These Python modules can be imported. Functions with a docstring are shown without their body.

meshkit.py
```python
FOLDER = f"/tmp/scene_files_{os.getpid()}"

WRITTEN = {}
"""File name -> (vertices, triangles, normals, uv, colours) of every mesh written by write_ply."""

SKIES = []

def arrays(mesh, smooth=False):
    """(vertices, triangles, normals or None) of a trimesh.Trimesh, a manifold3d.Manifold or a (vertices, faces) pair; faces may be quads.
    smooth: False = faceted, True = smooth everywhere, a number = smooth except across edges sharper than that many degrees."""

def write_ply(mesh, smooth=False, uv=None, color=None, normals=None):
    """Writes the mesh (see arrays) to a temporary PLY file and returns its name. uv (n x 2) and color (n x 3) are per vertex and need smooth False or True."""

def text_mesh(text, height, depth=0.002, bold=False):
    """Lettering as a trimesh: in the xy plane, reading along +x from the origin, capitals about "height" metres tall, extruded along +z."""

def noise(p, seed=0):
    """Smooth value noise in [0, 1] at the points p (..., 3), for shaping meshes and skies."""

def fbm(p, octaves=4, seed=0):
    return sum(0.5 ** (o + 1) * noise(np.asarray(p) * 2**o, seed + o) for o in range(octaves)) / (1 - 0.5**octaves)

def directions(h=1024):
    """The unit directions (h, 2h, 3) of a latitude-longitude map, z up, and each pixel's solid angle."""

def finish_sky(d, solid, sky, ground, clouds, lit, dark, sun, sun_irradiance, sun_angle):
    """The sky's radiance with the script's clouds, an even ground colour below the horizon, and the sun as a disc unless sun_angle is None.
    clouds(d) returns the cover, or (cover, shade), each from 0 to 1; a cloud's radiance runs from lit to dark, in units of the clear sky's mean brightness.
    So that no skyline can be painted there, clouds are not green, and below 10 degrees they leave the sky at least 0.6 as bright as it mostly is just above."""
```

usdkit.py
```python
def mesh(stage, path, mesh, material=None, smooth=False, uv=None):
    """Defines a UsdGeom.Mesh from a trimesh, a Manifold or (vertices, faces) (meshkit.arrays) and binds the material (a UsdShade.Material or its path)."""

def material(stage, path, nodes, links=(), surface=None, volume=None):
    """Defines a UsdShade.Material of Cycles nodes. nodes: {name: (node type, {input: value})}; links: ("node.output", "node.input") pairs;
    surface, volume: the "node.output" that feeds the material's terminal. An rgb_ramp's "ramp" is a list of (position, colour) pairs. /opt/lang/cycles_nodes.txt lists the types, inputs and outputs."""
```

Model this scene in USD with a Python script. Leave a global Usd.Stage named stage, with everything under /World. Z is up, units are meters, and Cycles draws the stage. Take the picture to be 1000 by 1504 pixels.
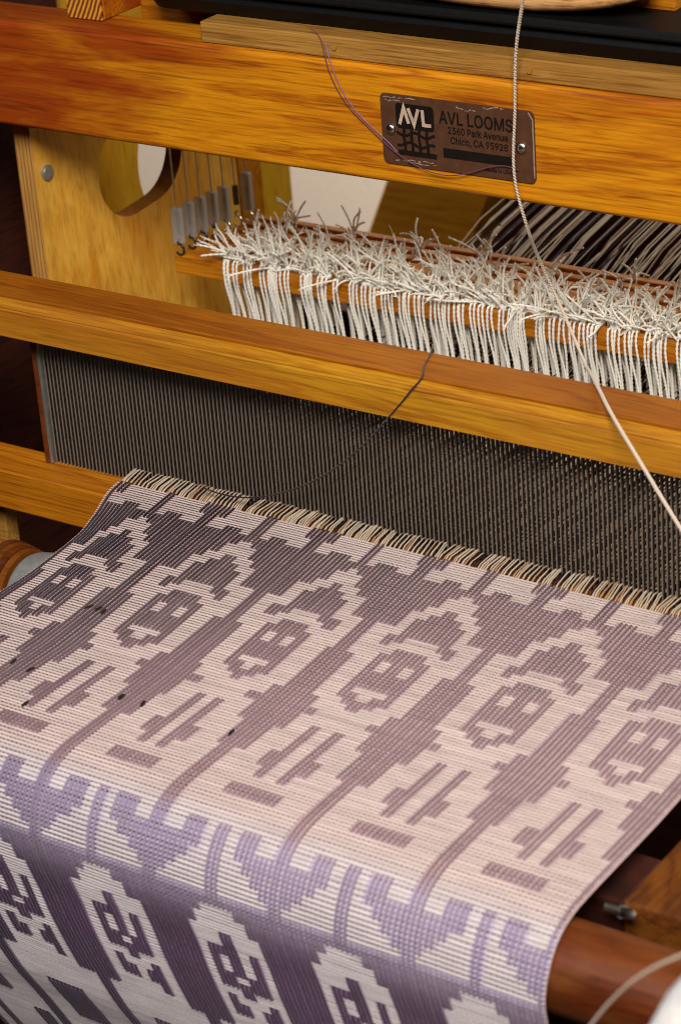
import math, numpy as np, trimesh, usdkit, meshkit
from pxr import Usd, UsdGeom, UsdLux, UsdShade, Gf, Sdf, Vt
from shapely.geometry import Polygon, Point, box as sbox
from shapely import affinity
from scipy.interpolate import PchipInterpolator

stage = Usd.Stage.CreateInMemory()
UsdGeom.SetStageUpAxis(stage, UsdGeom.Tokens.z)
UsdGeom.SetStageMetersPerUnit(stage, 1.0)
UsdGeom.Xform.Define(stage, '/World')
UsdGeom.Scope.Define(stage, '/World/Looks')
rng = np.random.default_rng(11)

# ------------------------------------------------------------------ camera
# rows: the world x, y, z axes seen in camera axes (right, down, forward)
RC = np.array([[0.82546196, 0.19552682, -0.52951092], [0.56004637, -0.40075553, 0.72508142], [-0.07043157, -0.8950778, -0.44031253]])
CP = np.array([0.85172279, -0.90810139, 0.56222648])
FPX = 3688.465
cam = UsdGeom.Camera.Define(stage, '/World/camera')
r_, d_, f_ = RC[:, 0], RC[:, 1], RC[:, 2]
M = Gf.Matrix4d(*[float(v) for v in (*r_, 0, *(-d_), 0, *(-f_), 0, *CP, 1)])
cam.AddTransformOp().Set(M)
cam.CreateHorizontalApertureAttr(24.0)
cam.CreateVerticalApertureAttr(24.0 * 1024 / 680)
cam.CreateFocalLengthAttr(24.0 * FPX / 1000)
cam.CreateClippingRangeAttr(Gf.Vec2f(0.05, 50))
cam.CreateFocusDistanceAttr(1.27)
cam.CreateFStopAttr(15.5)
cam.CreateExposureAttr(0.0)

# ------------------------------------------------------------------ lamps
def rect_light(name, pos, target, w, h, inten, color):
    L = UsdLux.RectLight.Define(stage, '/World/' + name)
    L.CreateWidthAttr(w); L.CreateHeightAttr(h); L.CreateIntensityAttr(inten)
    L.CreateColorAttr(Gf.Vec3f(*color))
    z = np.array(pos, float) - np.array(target, float); z /= np.linalg.norm(z)
    x = np.cross([0, 0, 1], z); x /= np.linalg.norm(x); y = np.cross(z, x)
    L.AddTransformOp().Set(Gf.Matrix4d(*[float(v) for v in (*x, 0, *y, 0, *z, 0, *pos, 1)]))
rect_light('key_lamp', (1.00, -1.20, 1.32), (0.2, 0.0, 0.05), 0.6, 0.5, 51.0, (1.0, 0.91, 0.79))
rect_light('window_light', (0.00, -1.35, 1.45), (0.3, -0.25, 0.0), 0.9, 0.5, 7.0, (0.60, 0.70, 1.0))
rect_light('back_fill', (1.2, 1.1, 1.5), (0.2, 0.8, 0.1), 0.6, 0.6, 15.0, (1.0, 0.93, 0.86))  # unseen fill, added to lift the back warp and outer panel
rect_light('wall_fill', (-0.75, 0.75, 0.8), (-0.95, 1.75, -0.6), 0.6, 0.6, 24.0, (1.0, 0.90, 0.80))  # unseen fill added only to brighten the wall

# ------------------------------------------------------------------ helpers
USED = {}
def numbered(path):
    n = USED.get(path, 0); USED[path] = n + 1
    return path if n == 0 else f'{path}_{n:03d}'
def tag(p, label=None, cat=None, group=None, kind=None):
    p = p.GetPrim() if hasattr(p, 'GetPrim') else p
    for k, v in (('label', label), ('category', cat), ('group', group), ('kind', kind)):
        if v: p.SetCustomDataByKey(k, v)
    return p
def pth(parent):
    return '/World' if parent is None else str(parent.GetPath())
def thing(name, label, cat, group=None):
    x = UsdGeom.Xform.Define(stage, numbered('/World/' + name))
    return tag(x, label, cat, group)
def obj(name, mesh, mat, parent=None, smooth=35, label=None, kind=None, cat=None, group=None, col=None):
    path = numbered(pth(parent) + '/' + name)
    m = usdkit.mesh(stage, path, mesh, mat, smooth=smooth)
    if col is not None:
        UsdGeom.PrimvarsAPI(m).CreatePrimvar('col', Sdf.ValueTypeNames.Color3fArray, 'vertex').Set(Vt.Vec3fArray.FromNumpy(np.asarray(col, np.float32)))
    return tag(m, label, cat, group, kind)
cat_ = trimesh.util.concatenate

def rbox(x0, x1, y0, y1, z0, z1, r=0.0012, seg=2):
    """A box with rounded edges."""
    lo, hi = np.array([x0, y0, z0]), np.array([x1, y1, z1])
    r = min(r, 0.45 * (hi - lo).min())
    a = np.linspace(0, np.pi / 2, seg + 1)
    pts = []
    for sx in (0, 1):
        for sy in (0, 1):
            for sz in (0, 1):
                c = np.where([sx, sy, sz], hi - r, lo + r); s = np.where([sx, sy, sz], 1, -1)
                for t in a:
                    for u in a:
                        pts.append(c + s * r * np.array([np.sin(t) * np.cos(u), np.sin(t) * np.sin(u), np.cos(t)]))
    return trimesh.convex.convex_hull(np.array(pts))

def extrude_x(poly, x0, x1, n=1):
    """poly in (y, z), extruded along x."""
    m = trimesh.creation.extrude_polygon(poly, x1 - x0, engine='earcut')
    v = m.vertices; m.vertices = np.c_[v[:, 2] + x0, v[:, 0], v[:, 1]]
    return m
def round_poly(p, r):
    return p.buffer(-r).buffer(r, quad_segs=4)

def tube(P, rad, sides=6, squash=None, cap=True):
    """A tube along P (n x 3); rad a number or n values; squash=(normal scale, normal vectors) flattens it."""
    P = np.asarray(P, float); n = len(P)
    rad = np.broadcast_to(np.asarray(rad, float), (n,))
    T = np.gradient(P, axis=0); T /= np.linalg.norm(T, axis=1, keepdims=True) + 1e-12
    ref = np.array([0, 0, 1.0]) if abs(T[:, 2]).mean() < 0.8 else np.array([0, 1.0, 0])
    A = np.cross(T, ref); A /= np.linalg.norm(A, axis=1, keepdims=True) + 1e-12
    B = np.cross(A, T)
    k = (1.0, 1.0) if squash is None else squash
    th = np.arange(sides) / sides * 2 * np.pi
    V = P[:, None] + rad[:, None, None] * (k[0] * np.cos(th)[None, :, None] * A[:, None] + k[1] * np.sin(th)[None, :, None] * B[:, None])
    V = V.reshape(-1, 3)
    i = np.arange(n - 1)[:, None] * sides; j = np.arange(sides)[None]; j2 = (j + 1) % sides
    q = np.stack([i + j, i + j2, i + sides + j2, i + sides + j], -1).reshape(-1, 4)
    F = np.vstack([q[:, [0, 2, 1]], q[:, [0, 3, 2]]])
    if cap:
        c0 = [[0, a, a + 1] for a in range(1, sides - 1)]; b = (n - 1) * sides
        c1 = [[b, b + a + 1, b + a] for a in range(1, sides - 1)]
        F = np.vstack([F, c0, c1])
    return trimesh.Trimesh(V, F, process=False)

def spline(pts, n):
    pts = np.asarray(pts, float)
    d = np.r_[0, np.cumsum(np.linalg.norm(np.diff(pts, axis=0), axis=1))]
    from scipy.interpolate import CubicSpline
    return CubicSpline(d, pts)(np.linspace(0, d[-1], n))

# ------------------------------------------------------------------ materials
mat = {}
def MAT(name, nodes, links, surface='p.BSDF'):
    mat[name] = usdkit.material(stage, '/World/Looks/' + name, nodes, links, surface=surface)
    return mat[name]
def plain(name, color, rough=0.5, **k):
    return MAT(name, {'g': ('geometry', {}), 'n': ('noise_texture', {'scale': 260.0, 'detail': 4.0}),
                      'r': ('rgb_ramp', {'ramp': [(0.3, tuple(c * 0.82 for c in color)), (0.7, tuple(min(1, c * 1.12) for c in color))]}),
                      'p': ('principled_bsdf', {'roughness': rough, **k})},
               [('g.position', 'n.vector'), ('n.fac', 'r.fac'), ('r.color', 'p.base_color')])
def wood(name, light, mid, dark, scale=(2.2, 34, 34), rough=0.46, blotch=None, blotch_scale=(7, 16, 16), blotch_amt=0.55, dist=1.3, loc=(0, 0, 0), pores=0.5, spec=0.22, coat=0.04, stain_and_light=None):
    """Stained timber: long streaks along the axis with the smallest scale, fine pores, large colour blotches."""
    s = np.array(scale, float)
    fine = tuple(s * np.where(s == s.min(), 9.0, 21.0))
    nodes = {'g': ('geometry', {}),
             'm': ('mapping', {'scale': tuple(s), 'location': loc}),
             'n1': ('noise_texture', {'scale': 1.0, 'detail': 5.0, 'roughness': 0.6, 'distortion': dist}),
             'rings': ('math', {'math_type': 'multiply', 'value2': 5.0}),
             'fr': ('math', {'math_type': 'pingpong', 'value2': 0.5}),
             'r1': ('rgb_ramp', {'ramp': [(0.0, dark), (0.22, mid), (0.62, light), (1.0, mid)]}),
             'fr2': ('math', {'math_type': 'multiply', 'value2': 2.0}),
             'm2': ('mapping', {'scale': fine, 'location': loc}),
             'n2': ('noise_texture', {'scale': 1.0, 'detail': 3.0, 'roughness': 0.6}),
             'r2': ('rgb_ramp', {'ramp': [(0.30, (1 - pores, 1 - pores * 1.1, 1 - pores * 1.15)), (0.5, (1, 1, 1)), (1.0, (1.06, 1.05, 1.03))]}),
             'mul': ('mix', {'mix_type': 'multiply', 'fac': 1.0}),
             'm3': ('mapping', {'scale': blotch_scale, 'location': tuple(np.array(loc) + 3.1)}),
             'n3': ('noise_texture', {'scale': 1.0, 'detail': 4.0, 'roughness': 0.55, 'distortion': 0.8}),
             'r3': ('rgb_ramp', {'ramp': [(0.42, (0, 0, 0)), (0.66, (blotch_amt,) * 3)]}),
             'mixb': ('mix', {'mix_type': 'mix', 'color2': blotch or dark}),
             'm4': ('mapping', {'scale': tuple(s * np.where(s == s.min(), 22.0, 60.0)), 'location': loc}), 'n4': ('noise_texture', {'scale': 1.0, 'detail': 2.0}), 'r4': ('rgb_ramp', {'ramp': [(0.28, (0.66, 0.60, 0.55)), (0.44, (1, 1, 1)), (0.75, (1.08, 1.07, 1.05))]}), 'mul4': ('mix', {'mix_type': 'multiply', 'fac': 0.8}),
             'b': ('bump', {'strength': 0.35, 'distance': 0.0004}),
             'rr': ('map_range', {'from_min': 0.3, 'from_max': 0.7, 'to_min': rough + 0.08, 'to_max': rough - 0.06}),
             'p': ('principled_bsdf', {'specular_ior_level': spec, 'coat_weight': coat, 'coat_roughness': 0.25})}
    links = [('g.position', 'm.vector'), ('m.vector', 'n1.vector'), ('n1.fac', 'rings.value1'), ('rings.value', 'fr.value1'), ('fr.value', 'fr2.value1'), ('fr2.value', 'r1.fac'),
             ('g.position', 'm2.vector'), ('m2.vector', 'n2.vector'), ('n2.fac', 'r2.fac'), ('r1.color', 'mixb.color1'),
             ('g.position', 'm3.vector'), ('m3.vector', 'n3.vector'), ('n3.fac', 'r3.fac'), ('r3.color', 'mixb.fac'),
             ('mixb.color', 'mul.color1'), ('r2.color', 'mul.color2'), ('mul.color', 'mul4.color1'), ('g.position', 'm4.vector'), ('m4.vector', 'n4.vector'), ('n4.fac', 'r4.fac'), ('r4.color', 'mul4.color2'), ('mul4.color', 'p.base_color'),
             ('n2.fac', 'b.height'), ('b.normal', 'p.normal'), ('n2.fac', 'rr.value'), ('rr.result', 'p.roughness')]
    if stain_and_light:   # redder stain towards one end, with the light's fall-off painted in
        nodes.update({'sx': ('separate_xyz', {}), 'hx': ('map_range', {'from_min': stain_and_light[0], 'from_max': stain_and_light[1], 'to_min': -0.10, 'to_max': 0.26, 'clamp': True}), 'ha': ('math', {'math_type': 'add'})})
        links.remove(('n3.fac', 'r3.fac')); links += [('g.position', 'sx.vector'), ('sx.x', 'hx.value'), ('hx.result', 'ha.value1'), ('n3.fac', 'ha.value2'), ('ha.value', 'r3.fac')]
    return MAT(name, nodes, links)

wood('rail_wood', (0.62, 0.245, 0.006), (0.53, 0.185, 0.004), (0.36, 0.098, 0.003), scale=(2.0, 30, 30), blotch=(0.26, 0.036, 0.003), blotch_scale=(5, 27, 27), blotch_amt=0.95, stain_and_light=(0.10, -0.12))
wood('cap_top_wood', (0.36, 0.125, 0.006), (0.30, 0.092, 0.004), (0.21, 0.055, 0.003), scale=(2.4, 40, 40), loc=(4, 1, 2), pores=0.35)
wood('cap_wood', (0.47, 0.225, 0.010), (0.42, 0.18, 0.006), (0.33, 0.118, 0.004), scale=(2.4, 40, 40), blotch=(0.38, 0.13, 0.014), loc=(4, 1, 2), pores=0.4)
wood('race_wood', (0.50, 0.19, 0.006), (0.43, 0.14, 0.004), (0.31, 0.085, 0.003), scale=(2.2, 44, 44), loc=(1, 7, 2), pores=0.45)
wood('lath_wood', (0.40, 0.21, 0.045), (0.32, 0.15, 0.028), (0.22, 0.09, 0.014), scale=(2.5, 60, 60), loc=(2, 3, 9))
wood('ply_face', (0.74, 0.41, 0.060), (0.68, 0.34, 0.038), (0.59, 0.25, 0.020), scale=(9, 9, 3.2), blotch=(0.50, 0.17, 0.012), blotch_scale=(16, 16, 8), blotch_amt=0.6, dist=0.6, pores=0.22, loc=(5, 2, 1))
wood('shaft_wood', (0.52, 0.20, 0.008), (0.44, 0.145, 0.005), (0.33, 0.085, 0.003), scale=(3, 50, 50), loc=(8, 3, 3))
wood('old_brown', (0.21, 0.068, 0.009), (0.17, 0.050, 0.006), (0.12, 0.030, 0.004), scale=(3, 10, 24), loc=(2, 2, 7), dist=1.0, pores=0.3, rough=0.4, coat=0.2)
wood('roller_wood', (0.115, 0.026, 0.004), (0.10, 0.021, 0.003), (0.065, 0.012, 0.002), scale=(2.2, 9, 9), loc=(2, 5, 7), dist=1.0, pores=0.25, rough=0.5, coat=0.05, blotch=(0.17, 0.055, 0.014), blotch_scale=(24, 40, 40))
wood('side_wood', (0.17, 0.055, 0.006), (0.14, 0.042, 0.004), (0.085, 0.022, 0.003), scale=(10, 3, 24), loc=(3, 2, 7), dist=1.0, pores=0.5, rough=0.55)
wood('stain_and_shade', (0.045, 0.011, 0.006), (0.036, 0.008, 0.005), (0.022, 0.005, 0.003), scale=(3, 3, 20), rough=0.6, spec=0.2, coat=0.0)  # bearing block's stain, also the shade colour of the added dark boards
wood('yellow_ply', (0.66, 0.38, 0.022), (0.62, 0.33, 0.016), (0.56, 0.28, 0.012), scale=(5, 5, 2), dist=0.5, pores=0.1)
wood('shuttle_wood', (0.80, 0.47, 0.20), (0.74, 0.40, 0.15), (0.62, 0.30, 0.10), scale=(3, 40, 40), rough=0.3, coat=0.3)
# end grain: curved growth rings
MAT('end_grain', {'g': ('geometry', {}), 'm': ('mapping', {'location': (0.13, -0.115, -0.20), 'scale': (1, 1, 0.5)}),
                  'n': ('noise_texture', {'scale': 40.0, 'detail': 3.0}),
                  'w': ('wave_texture', {'wave_type': 'rings', 'rings_direction': 'y', 'scale': 150.0, 'distortion': 1.2, 'detail': 2.0, 'detail_scale': 2.0}),
                  'r': ('rgb_ramp', {'ramp': [(0.25, (0.15, 0.035, 0.003)), (0.62, (0.46, 0.17, 0.012)), (1, (0.62, 0.30, 0.04))]}),
                  'p': ('principled_bsdf', {'roughness': 0.5})},
    [('g.position', 'm.vector'), ('m.vector', 'w.vector'), ('w.fac', 'r.fac'), ('r.color', 'p.base_color')])
# plywood edge: veneers across x
MAT('ply_edge', {'g': ('geometry', {}), 'm': ('mapping', {'scale': (1, 0.05, 0.05)}),
                 'w': ('wave_texture', {'wave_type': 'bands', 'bands_direction': 'x', 'scale': 118.0, 'distortion': 0.6, 'detail': 2.0, 'detail_scale': 8.0}),
                 'm2': ('mapping', {'scale': (600, 200, 40)}), 'n': ('noise_texture', {'scale': 1.0, 'detail': 3.0}),
                 'r': ('rgb_ramp', {'ramp': [(0.15, (0.34, 0.14, 0.025)), (0.5, (0.58, 0.32, 0.08)), (0.85, (0.50, 0.25, 0.055))]}),
                 'r2': ('rgb_ramp', {'ramp': [(0.3, (0.72, 0.68, 0.62)), (0.6, (1, 1, 1))]}),
                 'x': ('mix', {'mix_type': 'multiply', 'fac': 1.0}),
                 'p': ('principled_bsdf', {'roughness': 0.55})},
    [('g.position', 'm.vector'), ('m.vector', 'w.vector'), ('w.fac', 'r.fac'), ('g.position', 'm2.vector'), ('m2.vector', 'n.vector'), ('n.fac', 'r2.fac'),
     ('r.color', 'x.color1'), ('r2.color', 'x.color2'), ('x.color', 'p.base_color')])
# yarns: colour from the thread, fibre bump
def yarn(name, color=None, rough=0.7, bump=0.5, scale=2600.0, sheen=0.25, lo=0.8, hi=1.12):
    nodes = {'g': ('geometry', {}), 'n': ('noise_texture', {'scale': scale, 'detail': 3.0, 'roughness': 0.6}),
             'r': ('rgb_ramp', {'ramp': [(0.3, (lo,) * 3), (0.7, (hi,) * 3)]}), 'x': ('mix', {'mix_type': 'multiply', 'fac': 1.0, 'color1': color or (1, 1, 1)}),
             'b': ('bump', {'strength': bump, 'distance': 0.0003}),
             'p': ('principled_bsdf', {'roughness': rough, 'specular_ior_level': 0.25, 'sheen_weight': sheen, 'sheen_roughness': 0.4})}
    links = [('g.position', 'n.vector'), ('n.fac', 'r.fac'), ('r.color', 'x.color2'), ('x.color', 'p.base_color'), ('n.fac', 'b.height'), ('b.normal', 'p.normal')]
    if color is None:
        nodes['a'] = ('attribute', {'attribute': 'col'}); links.append(('a.color', 'x.color1'))
    return MAT(name, nodes, links)
yarn('cloth_yarn')
yarn('cord', (0.90, 0.87, 0.76), rough=0.5, bump=0.5, scale=1500.0, lo=0.8, hi=1.1)
yarn('cream_yarn', (0.55, 0.45, 0.33)); yarn('tan_yarn', (0.42, 0.25, 0.14)); yarn('dark_yarn', (0.013, 0.006, 0.010), sheen=0.0); yarn('mauve_yarn', (0.40, 0.30, 0.27))
yarn('white_thread', (0.62, 0.51, 0.40)); yarn('purple_thread', (0.14, 0.03, 0.05)); yarn('violet_thread', (0.24, 0.13, 0.30)); yarn('black_thread', (0.030, 0.010, 0.012))
plain('reed_metal', (0.15, 0.122, 0.094), 0.45, specular_ior_level=0.4)
plain('blued_steel', (0.018, 0.013, 0.012), 0.55, specular_ior_level=0.3)
plain('steel', (0.62, 0.62, 0.58), 0.25, metallic=1.0)
plain('dull_zinc', (0.42, 0.42, 0.38), 0.42, metallic=0.8)
plain('black_hook', (0.02, 0.02, 0.022), 0.3)
plain('black_tray', (0.004, 0.004, 0.004), 0.5, specular_ior_level=0.12)
plain('plate_brown', (0.085, 0.036, 0.018), 0.38, specular_ior_level=0.4)
plain('plate_print', (0.008, 0.006, 0.005), 0.4)
plain('plate_scuff', (0.27, 0.21, 0.165), 0.7)
plain('plate_letter', (0.48, 0.34, 0.25), 0.6)
plain('white_wall', (0.80, 0.69, 0.56), 0.8)
plain('dark_floor', (0.035, 0.022, 0.016), 0.7)
plain('grey_grit', (0.20, 0.20, 0.19), 0.85)
plain('bobbin_white', (0.80, 0.80, 0.78), 0.6)
MAT('clear_sleeve', {'p': ('principled_bsdf', {'base_color': (0.40, 0.41, 0.40), 'roughness': 0.30}), 't': ('transparent_bsdf', {'color': (0.95, 0.95, 0.93)}), 'm': ('mix_closure', {'fac': 0.58})},
    [('t.BSDF', 'm.closure1'), ('p.BSDF', 'm.closure2')], surface='m.closure')

# ------------------------------------------------------------------ setting
tag(obj('wall', rbox(-2.6, 2.4, 1.75, 1.80, -0.85, 1.8, 0.002), mat['white_wall'], smooth=False), kind='structure')
tag(obj('floor', rbox(-2.6, 2.4, -0.9, 1.75, -0.85, -0.80, 0.002), mat['dark_floor'], smooth=False), kind='structure')

# ------------------------------------------------------------------ loom frame
frame = thing('loom_frame', 'orange stained wooden loom frame with cross rail, maker plate and plywood side panel', 'loom frame')
def prof_rail(y0, y1, z0, z1, r): return round_poly(sbox(y0, z0, y1, z1), r)
XL, XR = -0.30, 0.56
rail = obj('cross_rail', extrude_x(prof_rail(0.10, 0.135, 0.1475, 0.2085, 0.0032), XL, XR), mat['rail_wood'], frame)
obj('top_lath', rbox(0.047, XR, 0.1035, 0.132, 0.2088, 0.2200, 0.0008), mat['lath_wood'], frame, smooth=False, label='paler yellowish lath on top of the rail')
for x, px in ((0.132, 0), (0.246, 1)):
    obj('knot', trimesh.creation.cylinder(0.0015, 0.0012, transform=trimesh.transformations.translation_matrix((x, 0.1032, 0.2145)) @ trimesh.transformations.rotation_matrix(np.pi / 2, (1, 0, 0))), mat['lath_wood'], frame)
# end-grain block standing on the rail, and the board behind it
obj('rail_block', rbox(-0.0555, -0.0310, 0.1195, 0.30, 0.2088, 0.32, 0.0008), mat['rail_wood'], frame, smooth=False)
obj('end_grain_face', rbox(-0.0553, -0.0312, 0.117, 0.1193, 0.2090, 0.3198, 0.0006), mat['end_grain'], frame, smooth=False, label='end grain face with curved growth rings')
obj('rear_board', rbox(-0.0305, 0.30, 0.150, 0.20, 0.165, 0.36, 0.001), mat['race_wood'], frame, smooth=False)
# side panel: plywood in a y-z plane, with a long hand hole
def panel_poly():
    p = Polygon([(0.123, 0.018), (0.336, -0.09), (0.336, 0.145), (0.123, 0.145)])
    hole = affinity.rotate(Point(0.2075, 0.0885).buffer(0.030, quad_segs=14).union(Point(0.229, 0.0885).buffer(0.030, quad_segs=14)).union(sbox(0.2075, 0.0585, 0.229, 0.1185)), 5, origin=(0.2075, 0.0885))
    return p.difference(hole)
pan = extrude_x(panel_poly(), -0.1125, -0.1)
nx = np.abs(pan.face_normals[:, 0]); nyf = (pan.face_normals[:, 1] < -0.9) & (pan.triangles_center[:, 1] < 0.1231)
faces = pan.submesh([np.where(nx > 0.5)[0]], append=True); hole_m = pan.submesh([np.where((nx <= 0.5) & ~nyf)[0]], append=True)
sp = obj('side_panel', faces, mat['ply_face'], frame, smooth=False)
obj('panel_edge', rbox(-0.1124, -0.1001, 0.1225, 0.1235, 0.018, 0.145, 0.0002), mat['ply_edge'], frame, smooth=False, label='raw plywood edge showing its veneers')
obj('hand_hole', hole_m, mat['old_brown'], frame, smooth=30, label='inside of the long hand hole, its shade put into a dark brown')  # the rail's shade is put into this brown
bolt = cat_([trimesh.creation.cylinder(0.0046, 0.0022, sections=24), trimesh.creation.cylinder(0.0036, 0.003, sections=24)])
bolt.apply_transform(trimesh.transformations.translation_matrix((-0.0992, 0.1322, 0.1093)) @ trimesh.transformations.rotation_matrix(np.pi / 2, (0, 1, 0)))
obj('panel_bolt', bolt, mat['dull_zinc'], frame)
obj('corner_post', rbox(-0.1195, -0.099, 0.312, 0.337, -0.088, 0.40, 0.001), mat['race_wood'], frame, smooth=False)
# outer side of the frame, seen through the hand hole and past the panel
po = Polygon([(0.262, -0.045), (0.503, -0.17), (0.503, 0.45), (0.262, 0.45)]).difference(Point(0.391, 0.033).buffer(0.058, quad_segs=20))
obj('outer_panel', extrude_x(po, -0.215, -0.2), mat['yellow_ply'], frame, smooth=False, label='yellow ochre board with a round hole')
obj('shade_board', rbox(-0.235, -0.19, 0.04, 0.2615, -0.75, 0.42, 0.002), mat['stain_and_shade'], frame, smooth=False, label='added nearly black upright board, its shade put into the colour')  # added board, coloured so the gap beside the panel stays dark
ru = rbox(-0.329, -0.225, 0.79, 0.83, -0.60, 0.12, 0.002); v = ru.vertices.copy(); v[:, 0] += 0.45 * (v[:, 2] + 0.171); ru.vertices = v
obj('rear_upright', ru, mat['cap_wood'], frame, smooth=False, label='leaning brown upright at the back')
obj('shade_back_panel', rbox(-0.5, 0.75, 0.60, 0.615, -0.79, -0.17, 0.002), mat['stain_and_shade'], frame, smooth=False)  # added board, its near-black colour standing for the shaded back
obj('shade_rear_panel', rbox(-0.275, 0.75, 0.86, 0.875, -0.79, 0.08, 0.002), mat['stain_and_shade'], frame, smooth=False)  # added behind the warp, hides the pale wall with a shade colour
obj('rear_beam', rbox(-0.6, 0.9, 0.99, 1.03, 0.085, 0.115, 0.003), mat['rail_wood'], frame, smooth=False)
obj('cable_header', rbox(-0.1195, 0.30, 0.203, 0.300, 0.300, 0.325, 0.002), mat['race_wood'], frame, smooth=False)
obj('lower_post', rbox(-0.075, -0.0385, -0.004, 0.006, -0.75, -0.0245, 0.001), mat['lath_wood'], frame, smooth=False)
# right side board behind the breast roller
obj('side_board', rbox(0.4555, 0.60, -0.2005, 0.08, -0.06, -0.010, 0.0012), mat['side_wood'], frame, smooth=False)
obj('front_beam', rbox(-0.2, 0.62, -0.196, -0.180, -0.13, -0.0405, 0.001), mat['roller_wood'], frame, smooth=False)
obj('bearing_block', rbox(0.425, 0.4545, -0.199, -0.165, -0.07, -0.0125, 0.001), mat['stain_and_shade'], frame, smooth=False)
wing = cat_([trimesh.creation.cylinder(0.0028, 0.009, sections=16), tube(spline([(-0.001, 0, 0.004), (0.004, 0, 0.0085), (0.0085, 0, 0.010)], 8), [0.002, 0.002, 0.002, 0.002, 0.0022, 0.0022, 0.002, 0.001], 8), tube(spline([(0.001, 0, 0.004), (-0.004, 0, 0.0085), (-0.006, 0, 0.010)], 8), 0.0018, 8)])
wing.apply_transform(trimesh.transformations.translation_matrix((0.4580, -0.202, -0.014)) @ trimesh.transformations.rotation_matrix(0.9, (1, 0, 0)))
obj('wing_nut', wing, mat['steel'], frame)

# maker plate on the rail
def on_rail(m, x, z, y):   # lettering in xy, reading +x, up +y  ->  x, z on the rail's front face, rising towards -y
    m = m.copy(); v = m.vertices
    m.vertices = np.c_[v[:, 0] + x, y - v[:, 2], v[:, 1] + z]
    m.invert() if np.linalg.det([[1, 0, 0], [0, 0, -1], [0, 1, 0]]) < 0 else None
    return m
PX0, PX1, PZ0, PZ1 = 0.1608, 0.2497, 0.1588, 0.1955
plate_poly = round_poly(sbox(0, 0, PX1 - PX0, PZ1 - PZ0), 0.0028)
def ext(poly, d): 
    gs = getattr(poly, 'geoms', [poly])
    return cat_([trimesh.creation.extrude_polygon(g, d, engine='earcut') for g in gs])
plate = obj('maker_plate', on_rail(ext(plate_poly, 0.0009), PX0, PZ0, 0.0999), mat['plate_brown'], frame, smooth=False, label='brown maker plate with black print')
yP = 0.09895
def plate_part(name, shape, m, d=0.00012, lift=0.0, dx=0, dz=0):
    mm = shape if isinstance(shape, trimesh.Trimesh) else ext(shape, d)
    return obj(name, on_rail(mm, PX0 + dx, PZ0 + dz, yP - lift), m, plate, smooth=False)
def text(t, h, w, d=0.00012, bold=True):
    m = meshkit.text_mesh(t, h, d, bold); b = m.bounds
    m.apply_scale([w / (b[1, 0] - b[0, 0]), 1, 1]); m.apply_translation([-m.bounds[0, 0], 0, 0]); return m
W, H = PX1 - PX0, PZ1 - PZ0
plate_part('logo_badge', round_poly(sbox(0.0090, 0.0195, 0.0315, 0.0325), 0.0018), mat['plate_print'])
def stroke(pts, w): 
    from shapely.geometry import LineString
    return LineString(pts).buffer(w, cap_style='flat', join_style='mitre')
lg = [stroke([(0.0112, 0.0215), (0.0140, 0.0304), (0.0166, 0.0224)], 0.0009), stroke([(0.0166, 0.0304), (0.0198, 0.0222), (0.0226, 0.0304)], 0.0009), stroke([(0.0250, 0.0304), (0.0254, 0.0226), (0.0298, 0.0226)], 0.0009)]
for g in lg: plate_part('logo_letter', g, mat['plate_letter'], lift=0.0002)
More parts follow.
